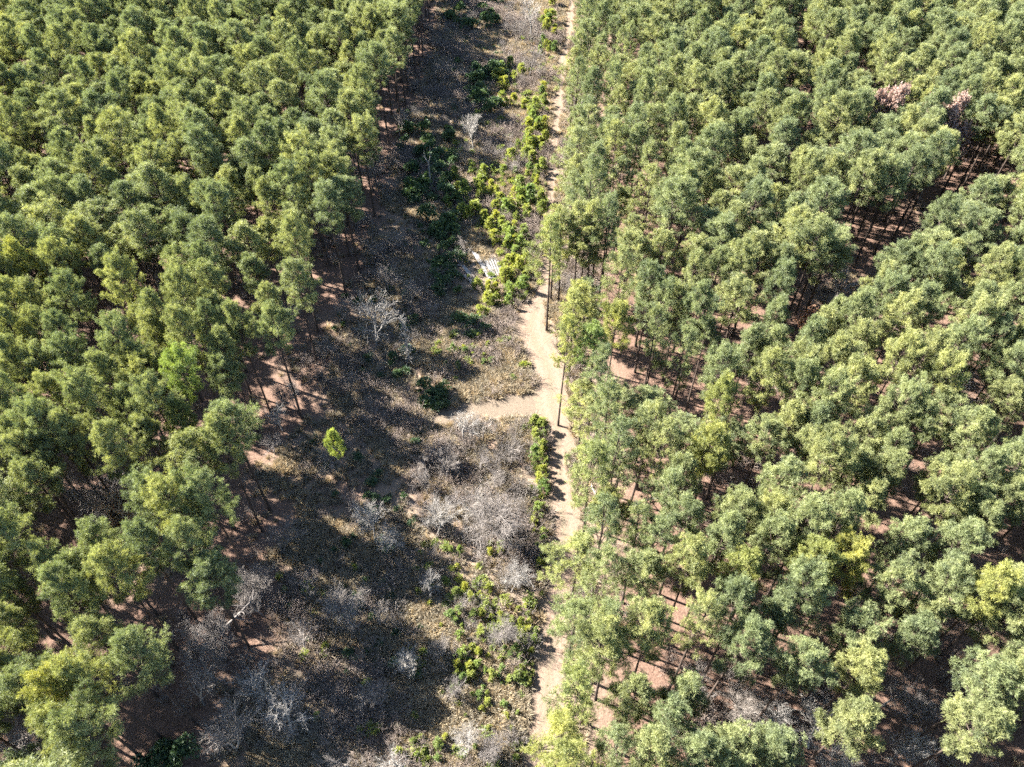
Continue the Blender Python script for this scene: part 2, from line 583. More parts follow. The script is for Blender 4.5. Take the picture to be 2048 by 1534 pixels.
grass_src = [grass_clump(n, h, r).mesh('grass_clump', [M_grass]) for n, h, r in ((60, 0.6, 0.32), (80, 0.75, 0.4), (50, 0.45, 0.35), (70, 0.9, 0.36))]

print('time', round(time.time() - T0, 1))
# ------------------------------------------------------------------ helpers for things
def link_mesh(name, me, parent=None, loc=None):
    o = bpy.data.objects.new(name, me)
    col.objects.link(o)
    if parent is not None:
        o.parent = parent
    if loc is not None:
        o.location = loc
    return o

def tag(o, label, cat, group=None):
    o['label'] = label
    o['category'] = cat
    if group:
        o['group'] = group

def plant(name, parts, x, y, s, rz, label, cat, group, sxy=None, tilt=(0, 0), tint=None, z=0.0):
    e = bpy.data.objects.new(name, None)
    e.empty_display_size = 0.3
    col.objects.link(e)
    e.location = (x, y, z)
    sx = s if sxy is None else sxy
    e.scale = (sx, sx, s)
    e.rotation_euler = (tilt[0], tilt[1], rz)
    tag(e, label, cat, group)
    for nm, me in parts:
        o = link_mesh(nm, me, e)
        if tint:
            o.color = (*tint, 1)
    return e

def scatter(name, sources, pts, rots, scales, idx, label, cat):
    """One object of ground cover or far wood: clumps set out on points."""
    src = bpy.data.collections.new(name + '_sources')
    for k, me in enumerate(sources):
        src.objects.link(bpy.data.objects.new('%s_source_%02d' % (name, k), me))
    me = bpy.data.meshes.new(name)
    me.vertices.add(len(pts))
    me.vertices.foreach_set('co', np.asarray(pts, np.float32).ravel())
    for nm, ty, arr, key in (('rot', 'FLOAT_VECTOR', rots, 'vector'), ('scl', 'FLOAT_VECTOR', scales, 'vector'), ('pick', 'INT', idx, 'value')):
        a = me.attributes.new(nm, ty, 'POINT')
        a.data.foreach_set(key, np.ascontiguousarray(arr, np.int32 if ty == 'INT' else np.float32).ravel())
    o = link_mesh(name, me)
    ng = bpy.data.node_groups.new(name, 'GeometryNodeTree')
    ng.interface.new_socket('Geometry', in_out='INPUT', socket_type='NodeSocketGeometry')
    ng.interface.new_socket('Geometry', in_out='OUTPUT', socket_type='NodeSocketGeometry')
    gi, go = ng.nodes.new('NodeGroupInput'), ng.nodes.new('NodeGroupOutput')
    ci = ng.nodes.new('GeometryNodeCollectionInfo')
    ci.inputs['Collection'].default_value = src
    ci.inputs['Separate Children'].default_value = True
    ci.inputs['Reset Children'].default_value = True
    ip = ng.nodes.new('GeometryNodeInstanceOnPoints')
    ip.inputs['Pick Instance'].default_value = True
    def na(n, t):
        q = ng.nodes.new('GeometryNodeInputNamedAttribute')
        q.data_type = t
        q.inputs['Name'].default_value = n
        return [s for s in q.outputs if s.enabled and s.name == 'Attribute'][0]
    L = ng.links.new
    L(gi.outputs[0], ip.inputs['Points'])
    L(ci.outputs[0], ip.inputs['Instance'])
    L(na('pick', 'INT'), ip.inputs['Instance Index'])
    L(na('rot', 'FLOAT_VECTOR'), ip.inputs['Rotation'])
    L(na('scl', 'FLOAT_VECTOR'), ip.inputs['Scale'])
    L(ip.outputs[0], go.inputs[0])
    md = o.modifiers.new('scatter', 'NODES')
    md.node_group = ng
    o['kind'] = 'stuff'
    o['label'] = label
    o['category'] = cat
    return o

# ------------------------------------------------------------------ where the pines stand
# crown centres read off the photograph: tile origin, tile zoom, then (x, y, crown width) in the tile
K = 700 / 2048.0
def tile(ox, oy, s):
    out = []
    for w in s.split():
        q = w.split(',')
        fl = q[3] if len(q) > 3 else ''
        out.append((ox + float(q[0]) * K, oy + float(q[1]) * K, float(q[2]) * K if len(q) > 2 else 0, fl))
    return out

marks = tile(0, 510, '''180,60,120,y 60,130,160 250,130,180 400,60,160 640,60,200 1050,80,160 1200,90,130 1100,170,170 1250,180,200 1480,110,190 1730,180,210
80,320,170 230,300,200 430,270,180 720,190,130 720,280,130 850,300,150 940,340,130 1060,270,150 1290,350,180 1560,330,200 1600,450,200 1400,430,150
60,460,160 240,450,180 400,500,180 830,420,150 900,480,200 1080,390,150 1110,480,200 1220,430,150
200,560,180 60,620,150 250,680,200 420,640,190 670,560,150 820,640,210 1100,700,200,b 1320,560,170 1320,700,170
60,740,170 650,730,150 920,700,150 340,850,220 60,880,170 540,860,130 640,850,130 770,900,200 920,880,130
300,1010,200 410,1080,150 540,960,150 1080,990,190,y 1370,1010,260 880,1080,230 650,1150,230
60,1120,200 150,1200,200 1150,1170,260 1300,1120,180 1330,1240,160 240,1350,240 1230,1430,200 900,1470,180 1040,1480,130''')
marks += tile(0, 1014, '''60,200,150 1000,60,200 1250,60,230 180,330,200 290,340,180 420,290,150 600,230,220 840,230,180 1110,270,240
60,470,180 450,420,200 680,390,220 800,430,180 410,540,200 1240,480,220 60,700,200 330,650,150 560,740,200 60,860,150
800,890,260 520,950,260 200,1060,230 370,1090,130,y 600,1030,180 380,1300,250 560,1340,220 -120,1000,220 -150,1250,220''')
marks += tile(1348, 1014, '''50,80,150 150,100,150 330,60,230 260,180,200 560,50,150 760,130,200 1000,60,200 1080,150,200 940,170,150 1740,20,180
90,350,190 390,400,210,y 560,200,150 700,300,180 800,390,180,y 1020,340,140,y 1330,230,220 1640,290,220 1780,130,180 1930,190,230
150,500,190 370,600,190 760,510,190 590,680,180 1230,480,250 1560,470,150 1800,520,180,y 1980,470,200
150,640,180 50,720,180 1050,770,260 1450,650,230 1380,760,220 1720,720,220 1870,640,160 1980,680,180
360,800,130 690,950,210 310,960,150 560,900,150 1960,950,250 60,1150,200 620,1050,200 1080,950,200 1150,1100,250 1000,1030,200 1780,1080,150 1900,1090,200
1010,1240,170 1150,1210,150 1820,1240,250 1700,1290,150 100,1460,260 560,1440,230 330,1440,180''')
marks += tile(1348, 510, '''100,100,180 250,110,170 380,60,180 640,70,200 620,190,160
1290,60,200 1400,30,200 1230,180,200 1330,150,180 1500,110,200 1620,60,160 1700,60,160 1850,100,200 1940,160,180 2000,60,160
30,290,130 130,340,170 380,300,230 220,400,200 90,430,170 570,390,190 1240,280,130 1420,310,200 1300,370,250 1560,260,180 1640,220,180 1780,300,200 1900,300,170 2000,330,180
900,370,180 1060,350,150 870,450,200 790,530,200 1300,460,250 1110,540,230 1720,440,180 1850,530,200 1650,560,180 1990,530,170
60,560,160 180,500,150 440,540,180 380,620,180 590,580,150 530,720,200 260,700,150 760,700,200 940,640,150 1430,600,180 1300,650,180 1560,740,170 1960,690,200
70,860,190 270,840,190,y 500,850,150 750,800,150 1050,770,270 900,850,200 1560,950,250 1310,920,150 1750,880,180 1900,870,240
60,1030,180 310,1000,160 520,1110,190 650,980,170 230,1130,190,y 210,1220,160 870,930,200 820,1010,150 1080,1070,200 920,1180,200 740,1140,200 1440,1000,180 1740,1100,260 1250,1180,220 1440,1180,200
60,1330,150 1020,1290,210 620,1370,280 870,1330,200 1230,1290,240 1510,1310,230 1780,1290,240 1990,1250,180
350,1480,180 950,1440,200 1130,1450,180 1600,1420,200 1880,1420,230 1980,1350,180''')
marks += tile(650, 1014, '''1640,90,140 1660,370,180 1850,100,180 1900,230,200 1860,420,250 1680,700,200 1900,730,170 1580,860,230 1480,1060,250,e 1800,1110,180 1960,970,180
1400,1330,250,e 1560,1330,200 1450,1470,300,e 1700,1420,250 1930,1430,200 2000,1250,150''')
marks += tile(650, 510, '''1740,80,200 1900,200,200 1980,280,200 1600,560,230,b 1640,700,220 1690,450,120,y 1700,880,180 1860,860,180 1940,450,180 2000,600,200 1980,780,180
1700,1130,220 1880,1000,170 1690,1400,200 2000,950,170 1980,1130,170 2000,1350,170 1400,500,120,e''')
# pines whose foot is in view: foot x, foot y, top y, kind
feet = [(1093, 661, 440, 'e'), (1101, 602, 415, 'e'), (1117, 606, 420, ''), (1147, 599, 400, ''), (1158, 602, 430, ''), (1170, 616, 405, ''), (1182, 599, 420, ''),
        (1195, 621, 395, ''), (1242, 609, 430, ''), (1236, 657, 470, ''), (1271, 693, 545, ''), (1307, 519, 360, ''), (1138, 756, 590, 'e'), (1148, 729, 570, 'e'),
        (1174, 690, 600, ''), (1165, 688, 560, ''), (1165, 1088, 885, 'e'), (1273, 978, 820, ''), (1383, 1026, 870, ''), (1222, 1029, 870, ''), (1157, 898, 765, 'e'),
        (1213, 945, 790, ''), (1212, 1108, 1000, 'y'), (1330, 990, 850, ''), (1271, 923, 790, ''), (1412, 997, 860, ''), (1140, 1216, 1080, 'e'), (1134, 1344, 1210, 'e'),
        (700, 985, 858, 's'), (1205, 560, 400, ''), (1225, 520, 380, '')]

trees = []        # x, y, height, crown scale, flag
tg = Grid(3.0)
for fx, fy, ty, fl in feet:
    x, y = place(fx, fy)
    v = (ty - 767) / FPX
    h = CAM_H - y * (SP + v * CP) / (CP - v * SP)
    h = min(max(h, 7), 21.5)
    trees.append([x, y, h, (0.37 if fl == 's' else 0.88), fl, 0])
    tg.add(x, y)
for px, py, w, fl in marks:
    h = rng.uniform(16.6, 21.2)
    x, y = place(px, py, h * 0.82)
    if tg.near(x, y, 2.3):
        continue
    _, _, dep = seen_at(x, y, h * 0.82)
    d = w / FPX * dep if w else 5.2
    trees.append([x, y, h, min(max(d / 5.8, 0.72), 1.2), fl, 0])
    tg.add(x, y)

left_edge = [(-4000, -420), (900, -420), (855, -100), (835, 0), (800, 70), (735, 190), (740, 250), (705, 330), (690, 420), (640, 470), (630, 505), (520, 520)]
LEFT = left_edge + [(-4000, 520)]
RIGHT = [(1185, -420), (1175, -50), (1163, 60), (1146, 130), (1142, 250), (1150, 330), (1140, 395), (1160, 440), (1300, 480), (1330, 520), (5000, 520), (5000, -420)]
LEFT_OUT = [(-4000, 520), (-15, 520), (-15, 1545), (190, 1545), (140, 1800), (60, 2040), (-4000, 2040)]
RIGHT_OUT = [(2062, 520), (5000, 520), (5000, 2040), (1090, 2040), (1130, 1560), (1380, 1570), (1420, 1680), (2200, 1680), (2200, 1400), (2062, 1380)]
GAPS = [[(1565, 20), (1612, 20), (1668, 250), (1650, 340), (1600, 250)],
        [(1665, 375), (1780, 385), (1840, 325), (2060, 270), (2070, 350), (1925, 400), (1830, 480), (1790, 560), (1690, 570), (1655, 460)],
        [(1850, 255), (2010, 265), (2000, 300), (1900, 300)],
        [(1725, 175), (1800, 175), (1800, 225), (1740, 230)], [(1870, 205), (1950, 205), (1955, 270), (1880, 265)],
        [(20, 110), (60, 110), (60, 160), (20, 160)], [(235, 185), (275, 185), (275, 225), (235, 225)], [(225, 300), (262, 300), (262, 340), (225, 340)],
        [(265, 480), (320, 480), (335, 560), (260, 560)], [(490, 100), (520, 100), (530, 160), (505, 170)], [(400, 150), (425, 150), (470, 205), (440, 205)],
        [(140, 250), (165, 250), (220, 300), (195, 300)], [(500, 300), (560, 300), (570, 370), (520, 370)], [(590, 420), (690, 430), (700, 520), (610, 510)]]
N_TRY = 60000
cand = np.stack([rng.uniform(-215, 215, N_TRY), rng.uniform(-25, 285, N_TRY), rng.uniform(15.8, 21.4, N_TRY)], 1)
cpx, cpy, cdep = seen_at(cand[:, 0], cand[:, 1], cand[:, 2] * 0.82)
ok = (cdep > 3) & (cpx > -750) & (cpx < 2750)
ok &= in_poly(cpx, cpy, LEFT) | in_poly(cpx, cpy, RIGHT) | in_poly(cpx, cpy, LEFT_OUT) | in_poly(cpx, cpy, RIGHT_OUT)
for g in GAPS:
    ok &= ~in_poly(cpx, cpy, g)
for x, y, h in cand[ok]:
    if tg.near(x, y, 3.9 + 0.55 * math.sin(x * 0.11) * math.sin(y * 0.09 + 1)):
        continue
    trees.append([x, y, h, rng.uniform(0.78, 1.14), '', 1])
    tg.add(x, y)
print('pines', len(trees))

print('time', round(time.time() - T0, 1))
# ------------------------------------------------------------------ ground, track, side path
TX = np.array([t[0] for t in trees])
TY = np.array([t[1] for t in trees])
def lumps(x, y):
    return (0.16 * np.sin(x * 0.23 + 1.3) * np.sin(y * 0.19 + 0.4) + 0.09 * np.sin(x * 0.61 + y * 0.37) * np.sin(y * 0.53 - x * 0.2 + 2.0))

def straw_at(x, y):
    """How much needle litter lies at a point: grows with the pines standing around it."""
    out = np.zeros_like(x)
    for i in range(0, len(x), 4000):
        dx = x[i:i + 4000, None] - TX[None]
        dy = y[i:i + 4000, None] - TY[None]
        out[i:i + 4000] = np.exp(-(dx * dx + dy * dy) / (3.6 ** 2)).sum(1)
    return np.clip(out * 0.9, 0, 1)

track_pairs = [((1136, -90), (1150, -90)), ((1135, 0), (1149, 0)), ((1131, 58), (1146, 58)), ((1116, 137), (1132, 137)), ((1106, 219), (1124, 219)), ((1099, 273), (1117, 273)),
               ((1096, 342), (1114, 342)), ((1088, 410), (1110, 410)), ((1086, 458), (1110, 458)), ((1084, 520), (1112, 520)), ((1070, 590), (1100, 590)), ((1040, 632), (1094, 625)),
               ((1024, 662), (1094, 655)), ((1046, 700), (1110, 690)), ((1070, 750), (1136, 745)), ((1070, 800), (1142, 800)), ((1088, 850), (1140, 850)), ((1096, 920), (1142, 920)),
               ((1098, 990), (1150, 990)), ((1099, 1048), (1164, 1048)), ((1096, 1120), (1162, 1120)), ((1090, 1216), (1142, 1216)), ((1075, 1311), (1134, 1311)),
               ((1060, 1400), (1128, 1400)), ((1050, 1480), (1122, 1480)), ((1042, 1560), (1118, 1560)), ((1025, 1700), (1110, 1700))]
track_pairs = [((a_[0] - 2, a_[1]), (b_[0] + 2, b_[1])) if a_[1] < 560 else ((a_[0] - 3, a_[1]), b_) for a_, b_ in track_pairs]
gx = np.concatenate([[-3000, -1200, -500], np.arange(-230, 231, 2.0), [500, 1200, 3000]])
gy = np.concatenate([[-1500, -400, -100], np.arange(-40, 301, 2.0), [450, 900, 2000, 5000]])
GX, GY = np.meshgrid(gx, gy)
gxf, gyf = GX.ravel(), GY.ravel()
near = (np.abs(gxf) < 231) & (gyf > -41) & (gyf < 301)
gz = np.where(near, 0.0, -0.05)
straw = np.ones(len(gxf))
straw[near] = straw_at(gxf[near], gyf[near])
gpx, gpy, gdep = seen_at(gxf, gyf, 0.0)
edge_x = np.interp(gpy, [p[1] for _, p in track_pairs], [p[0] for _, p in track_pairs])
beside = (gdep > 5) & (gpx > edge_x - 90)
straw = np.where(beside, straw * np.clip((gpx - edge_x - 5) / 130.0, 0.1, 1), straw)
nx, ny = len(gx), len(gy)
ii, jj = np.meshgrid(np.arange(nx - 1), np.arange(ny - 1))
a = (jj * nx + ii).ravel()
faces = np.stack([a, a + 1, a + 1 + nx, a + nx], 1)
gm = bpy.data.meshes.new('ground')
gm.from_pydata(np.stack([gxf, gyf, gz], 1).tolist(), [], faces.tolist())
at = gm.attributes.new('straw', 'FLOAT', 'POINT')
at.data.foreach_set('value', straw.astype(np.float32))

G = Mat('woodland_ground')
tc = G.n('ShaderNodeTexCoord').outputs['Object']
n_big = G.noise(0.11, 5, 0.6, tc)
n_mid = G.noise(0.7, 6, 0.65, tc)
n_fine = G.noise(3.4, 6, 0.62, tc)
n_tiny = G.noise(22.0, 3, 0.6, tc)
straw_c = G.ramp(n_mid, [(0.25, (0.066, 0.039, 0.029)), (0.5, (0.122, 0.075, 0.055)), (0.75, (0.185, 0.122, 0.090))])
straw_c = G.mix(0.55, straw_c, G.ramp(n_fine, [(0.3, (0.055, 0.034, 0.026)), (0.7, (0.20, 0.132, 0.098))]))
grass_c = G.ramp(n_mid, [(0.25, (0.115, 0.086, 0.063)), (0.5, (0.195, 0.150, 0.110)), (0.8, (0.285, 0.232, 0.172))])
grass_c = G.mix(0.5, grass_c, G.ramp(n_fine, [(0.3, (0.08, 0.063, 0.046)), (0.55, (0.185, 0.147, 0.106)), (0.75, (0.31, 0.255, 0.19))]))
redsoil = G.ramp(n_big, [(0.45, (0, 0, 0)), (0.62, (1, 1, 1))])
grass_c = G.mix(G.math('MULTIPLY', redsoil, 0.5), grass_c, (0.15, 0.092, 0.068))
fa = G.attr('straw').outputs['Fac']
fac = G.math('ADD', fa, G.math('MULTIPLY', G.math('SUBTRACT', n_mid, 0.5), 0.9), True)
gc = G.mix(fac, grass_c, straw_c)
gp = G.n('ShaderNodeBsdfPrincipled')
gc = G.mix(1.0, gc, (0.74, 0.74, 0.74), 'MULTIPLY')
G.l(gc, gp.inputs['Base Color'])
gp.inputs['Roughness'].default_value = 0.95
gp.inputs['Specular IOR Level'].default_value = 0.1
b1 = G.n('ShaderNodeBump')
b1.inputs['Strength'].default_value = 0.7
b1.inputs['Distance'].default_value = 0.2
G.l(G.math('ADD', n_fine, G.math('MULTIPLY', n_tiny, 0.12)), b1.inputs['Height'])
G.l(b1.outputs[0], gp.inputs['Normal'])
G.l(gp.outputs[0], G.out.inputs['Surface'])
gm.materials.append(G.m)
ground = link_mesh('ground', gm)
ground['kind'] = 'structure'

T = Mat('track_earth')
tc = T.n('ShaderNodeTexCoord').outputs['Object']
m1 = T.noise(0.35, 5, 0.6, tc)
m2 = T.noise(2.2, 6, 0.7, tc)
m3 = T.noise(11.0, 5, 0.65, tc)
cc = T.ramp(m2, [(0.25, (0.082, 0.059, 0.044)), (0.5, (0.138, 0.101, 0.077)), (0.75, (0.200, 0.152, 0.119))])
cc = T.mix(0.5, cc, T.ramp(m3, [(0.3, (0.062, 0.044, 0.033)), (0.7, (0.215, 0.160, 0.124))]))
cc = T.mix(T.math('MULTIPLY', T.ramp(m1, [(0.42, (0, 0, 0)), (0.62, (1, 1, 1))]), 0.5), cc, (0.160, 0.108, 0.077))
across = T.attr('across').outputs['Fac']
# two worn wheel lines, a straw-coloured middle and grassy, broken edges
wob = T.math('ADD', across, T.math('MULTIPLY', T.math('SUBTRACT', m1, 0.5), 0.5))
wheel = T.math('SUBTRACT', 1.0, T.math('MULTIPLY', T.math('ABSOLUTE', T.math('SUBTRACT', T.math('ABSOLUTE', wob), 0.42)), 5.5), True)
cc = T.mix(T.math('MULTIPLY', wheel, T.math('ADD', 0.15, T.math('MULTIPLY', m2, 0.9))), cc, (0.185, 0.128, 0.097))
mid = T.math('SUBTRACT', 1.0, T.math('MULTIPLY', T.math('ABSOLUTE', wob), 5.0), True)
cc = T.mix(T.math('MULTIPLY', mid, T.math('MULTIPLY', m3, 1.3), True), cc, (0.115, 0.096, 0.066))
rim = T.math('ADD', T.math('MULTIPLY', T.math('SUBTRACT', T.math('ABSOLUTE', across), 0.74), 3.2), T.math('MULTIPLY', T.math('SUBTRACT', m2, 0.5), 3.4), True)
cc = T.mix(T.math('MULTIPLY', rim, 0.9), cc, T.ramp(m3, [(0.3, (0.070, 0.054, 0.039)), (0.5, (0.13, 0.104, 0.074)), (0.7, (0.20, 0.165, 0.120))]))
tp = T.n('ShaderNodeBsdfPrincipled')
cc = T.mix(1.0, cc, (0.83, 0.86, 0.84), 'MULTIPLY')
T.l(cc, tp.inputs['Base Color'])
tp.inputs['Roughness'].default_value = 0.95
tp.inputs['Specular IOR Level'].default_value = 0.1
b2 = T.n('ShaderNodeBump')
b2.inputs['Strength'].default_value = 0.9
b2.inputs['Distance'].default_value = 0.10
T.l(T.math('ADD', m2, T.math('MULTIPLY', m3, 0.6)), b2.inputs['Height'])
T.l(b2.outputs[0], tp.inputs['Normal'])
T.l(tp.outputs[0], T.out.inputs['Surface'])

P = Mat('path_grass')
tc = P.n('ShaderNodeTexCoord').outputs['Object']
q2, q3 = P.noise(1.6, 6, 0.7, tc), P.noise(9.0, 5, 0.65, tc)
pc = P.ramp(q2, [(0.25, (0.08, 0.063, 0.046)), (0.5, (0.135, 0.108, 0.08)), (0.75, (0.18, 0.146, 0.11))])
pc = P.mix(0.5, pc, P.ramp(q3, [(0.3, (0.06, 0.047, 0.034)), (0.7, (0.195, 0.158, 0.118))]))
pp = P.n('ShaderNodeBsdfPrincipled')
pc = P.mix(1.0, pc, (0.76, 0.75, 0.75), 'MULTIPLY')
P.l(pc, pp.inputs['Base Color'])
pp.inputs['Roughness'].default_value = 0.95
pp.inputs['Specular IOR Level'].default_value = 0.1
b3 = P.n('ShaderNodeBump')
b3.inputs['Strength'].default_value = 0.9
b3.inputs['Distance'].default_value = 0.12
P.l(q3, b3.inputs['Height'])
P.l(b3.outputs[0], pp.inputs['Normal'])
P.l(pp.outputs[0], P.out.inputs['Surface'])

def strip(name, pairs, z, seed, steps=16, rag=0.32, mat=None):
    """A ribbon of ground between two edge lines given as photo pixels on the ground."""
    A = np.array([place(*p) for p, _ in pairs])
    B = np.array([place(*p) for _, p in pairs])
    s = np.arange(len(pairs))
    ss = np.linspace(0, len(pairs) - 1, (len(pairs) - 1) * steps + 1)
    def sm(P):
        o = np.stack([np.interp(ss, s, P[:, k]) for k in range(2)], 1)
        ker = np.ones(steps) / steps
        pad = np.concatenate([np.repeat(o[:1], steps, 0), o, np.repeat(o[-1:], steps, 0)])
        return np.stack([np.convolve(pad[:, k], ker, 'same') for k in range(2)], 1)[steps:-steps]
    A, B = sm(A), sm(B)
    r = np.random.default_rng(seed)
    d = B - A
    d /= np.linalg.norm(d, axis=1)[:, None]
    ja, jb = r.normal(0, rag, len(A)), r.normal(0, rag, len(A))
    A = A + d * ja[:, None]
    B = B + d * jb[:, None]
    n = 9
    V, ac = [], []
    for k in range(n):
        f = k / (n - 1)
        P = A * (1 - f) + B * f
        V.append(np.column_stack([P, np.full(len(P), z)]))
        ac.append(np.full(len(P), f * 2 - 1))
    m = len(A)
    V = np.concatenate(V)
    fs = []
    for k in range(n - 1):
        for q in range(m - 1):
            fs.append((k * m + q, k * m + q + 1, (k + 1) * m + q + 1, (k + 1) * m + q))
    me = bpy.data.meshes.new(name)
    me.from_pydata(V.tolist(), [], fs)
    aa = me.attributes.new('across', 'FLOAT', 'POINT')
    aa.data.foreach_set('value', np.concatenate(ac).astype(np.float32))
    me.materials.append(mat or T.m)
    me.update()
    if me.polygons[0].normal.z < 0:
        me.flip_normals()
    o = link_mesh(name, me)
    o['kind'] = 'structure'
    return o, np.concatenate([A, B[::-1]])

track, track_poly = strip('dirt_track', track_pairs, 0.012, 3, 16, 0.2)
path_pairs = [((1100, 782), (1100, 836)), ((1060, 784), (1060, 836)), ((1000, 796), (1000, 834)), ((950, 803), (950, 834)), ((890, 820), (890, 852)), ((850, 836), (850, 848))]
path, path_poly = strip('mown_path', path_pairs, 0.006, 5, 12, 0.45, P.m)

TRACK_PX = [p for p, _ in track_pairs] + [p for _, p in track_pairs[::-1]]
PATH_PX = [p for p, _ in path_pairs] + [p for _, p in path_pairs[::-1]]
BOARD_PX = [(893, 500), (945, 490), (1008, 498), (1018, 575), (985, 602), (930, 590)]
def on_track(x, y):
    px, py, _ = seen_at(x, y, 0.0)
    return (in_poly(px, py, BOARD_PX) & (rng.uniform(0, 1, np.shape(px)) < 0.62)) | in_poly(px, py, TRACK_PX) | in_poly(px, py, PATH_PX)

straw_grid = straw.reshape(ny, nx)
def straw_near(x, y):
    """Litter at any point, read from the ground sheet."""
    i = np.clip((x + 230) / 2.0, 0, 229.99)
    j = np.clip((y + 40) / 2.0, 0, 169.99)
    i0, j0 = i.astype(int), j.astype(int)
    fi, fj = i - i0, j - j0
    i0, j0 = i0 + 3, j0 + 3
    g = straw_grid
    return (g[j0, i0] * (1 - fi) + g[j0, i0 + 1] * fi) * (1 - fj) + (g[j0 + 1, i0] * (1 - fi) + g[j0 + 1, i0 + 1] * fi) * fj

print('time', round(time.time() - T0, 1))
# ------------------------------------------------------------------ pines
def share(t):
    px, py, dep = seen_at(t[0], t[1], t[2] * 0.82)
    return (t[3] / dep) ** 2 if (-40 < px < 2090 and -40 < py < 1570) else -1
trees.sort(key=lambda t: (0 if (t[5] == 0 and share(t) > 0) else 1, -share(t)))
near_pines, far_pines = trees[:300], trees[300:]

ONES = 'zero one two three four five six seven eight nine ten eleven twelve thirteen fourteen fifteen sixteen seventeen eighteen nineteen'.split()
TENS = 'zero ten twenty thirty forty fifty sixty seventy eighty ninety'.split()
def in_words(v, half=False):
    h_ = ''
    if half:
        v = round(v * 2) / 2
        h_ = '-and-a-half' if v != int(v) else ''
    k = int(min(max(round(v) if not half else int(v), 0), 99))
    return (ONES[k] if k < 20 else TENS[k // 10] + ('-' + ONES[k % 10] if k % 10 else '')) + h_
landmarks = [((965, 535), 'the pale boards'), ((742, 632), 'the tall bleached bare tree'), ((817, 680), 'the narrow whitish dead conifer'), ((690, 880), 'the lone short green pine'),
             ((860, 345), 'the fork-topped dead trunk'), ((1085, 805), 'the track junction'), ((1060, 655), 'the widest bend of the track'), ((1765, 205), 'the russet oak'),
             ((1912, 240), 'the faded pinkish-brown oak'), ((250, 1035), 'the tan-leaved oak'), ((455, 1250), 'the long leaning dead trunk'), ((1195, 1003), 'the white fallen trunk'),
             ((304, 545), 'the big grey bare tree'), ((1683, 573), 'the white bare tree in the forest gap'), ((1929, 780), 'the white bare tree near the right edge'),
             ((564, 1432), 'the big bottom-left white tree'), ((1642, 1467), 'the bottom-right white tree')]
used_labels = set()
def locate(what, px, py, where, half=False):
    """What it is plus where to find it: beside a landmark if one is near and free, else its place in the photo."""
    best = min(landmarks, key=lambda m: (m[0][0] - px) ** 2 + (m[0][1] - py) ** 2)
    dx, dy = px - best[0][0], py - best[0][1]
    if 18 < math.hypot(dx, dy) < 105:
        side = ['to the right of', 'below and right of', 'directly below', 'below and left of', 'to the left of', 'above and left of', 'directly above', 'above and right of'][int(round(math.atan2(dy, dx) / (math.pi / 4))) % 8]
        lab = '%s %s %s' % (what, side, best[1])
        key = (what.split()[-2:][0] + what.split()[-1], side, best[1])
        if key not in used_labels:
            used_labels.add(key)
            return lab
    lab = '%s%s, %s percent across, %s percent down' % (what, where, in_words(px / 20.48, half), in_words(py / 15.34, half))
    if lab in used_labels:
        fine = lambda v: '%s point %s' % (in_words(int(v)), ONES[int(v * 10) % 10])
        lab = '%s%s, %s percent across, %s down' % (what, where, fine(px / 20.48), fine(py / 15.34))
    used_labels.add(lab)
    return lab

special = {
    (1093, 661): 'tall slim pine standing on the dirt track edge at its bend',
    (1165, 1088): 'lone pine with long bare trunk and trunk shadow crossing the track',
    (1140, 1216): 'open-crowned pine leaning over the track, below the lone long-trunked pine',
    (1134, 1344): 'small-crowned pine beside the track, lowest one with its whole trunk showing',
    (700, 985): 'short bright green pine standing alone in the shaded clearing',
    (1157, 898): 'thin pine with fishbone branches at the track junction',
}
foot_of = {(fx, fy): place(fx, fy) for fx, fy, _, _ in feet}
tints = {'y': (1.18, 1.1, 0.72), 'b': (0.85, 1.02, 0.68), 'e': (1.12, 1.1, 0.85), 's': (1.25, 1.35, 0.7)}
seen_labels = set()
for i, t in enumerate(near_pines):
    x, y, h, cs, fl, _ = t
    px, py, dep = seen_at(x, y, h * 0.82)
    thin = fl == 'e' or (px > 1040 and fl == '' and rng.uniform() < (1480 - px) / 330)
    src = edge_pines[i % 4] if thin else pines[int(rng.integers(0, len(pines)))]
    lab = None
    for k, p in foot_of.items():
        if k in special and abs(p[0] - x) + abs(p[1] - y) < 1e-6:
            lab = special[k]
    if lab is None:
        look = {'y': 'yellowish-topped pine', 'b': 'vivid dark green pine', 'e': 'thin-crowned yellow-green pine'}.get(fl) or ('broad round-crowned pine' if cs > 1.1 else 'slender pine' if cs < 0.86 else 'green pine')
        wood = ' in the left forest' if px < 1000 else (' beside the track' if px < 1190 else ' in the right forest')
        lab = locate(look, px, py, wood)
        if lab in seen_labels:
            lab = locate(look, px + 1, py + 1, wood)
    seen_labels.add(lab)
    s = h / PINE_H
    tint = tints.get(fl)
    plant('pine_tree', (('trunk', src[0]), ('crown', src[1])), x, y, s, rng.uniform(0, 6.28), lab, 'tree', 'pines of the plantation', cs * 1.0,
          (rng.normal(0, 0.018), rng.normal(0, 0.018)), tint)

fp = np.array([[t[0], t[1], -0.03] for t in far_pines])
fpx, fpy, _ = seen_at(fp[:, 0], fp[:, 1], 15.0)
open_edge = (fpx > 1050) & (rng.uniform(0, 1, len(fp)) < (1420 - fpx) / 280)
pick = np.where(open_edge, len(pines) + rng.integers(0, 4, len(fp)), rng.integers(0, len(pines), len(fp)))
scatter('pine_forest', [p[2] for p in pines] + [p[2] for p in edge_pines], fp, np.stack([rng.normal(0, 0.018, len(fp)), rng.normal(0, 0.018, len(fp)), rng.uniform(0, 6.28, len(fp))], 1),
        np.array([[t[3], t[3], t[2] / PINE_H] for t in far_pines]), pick, 'dense mass of green pines filling the far woodland', 'forest')

print('time', round(time.time() - T0, 1))
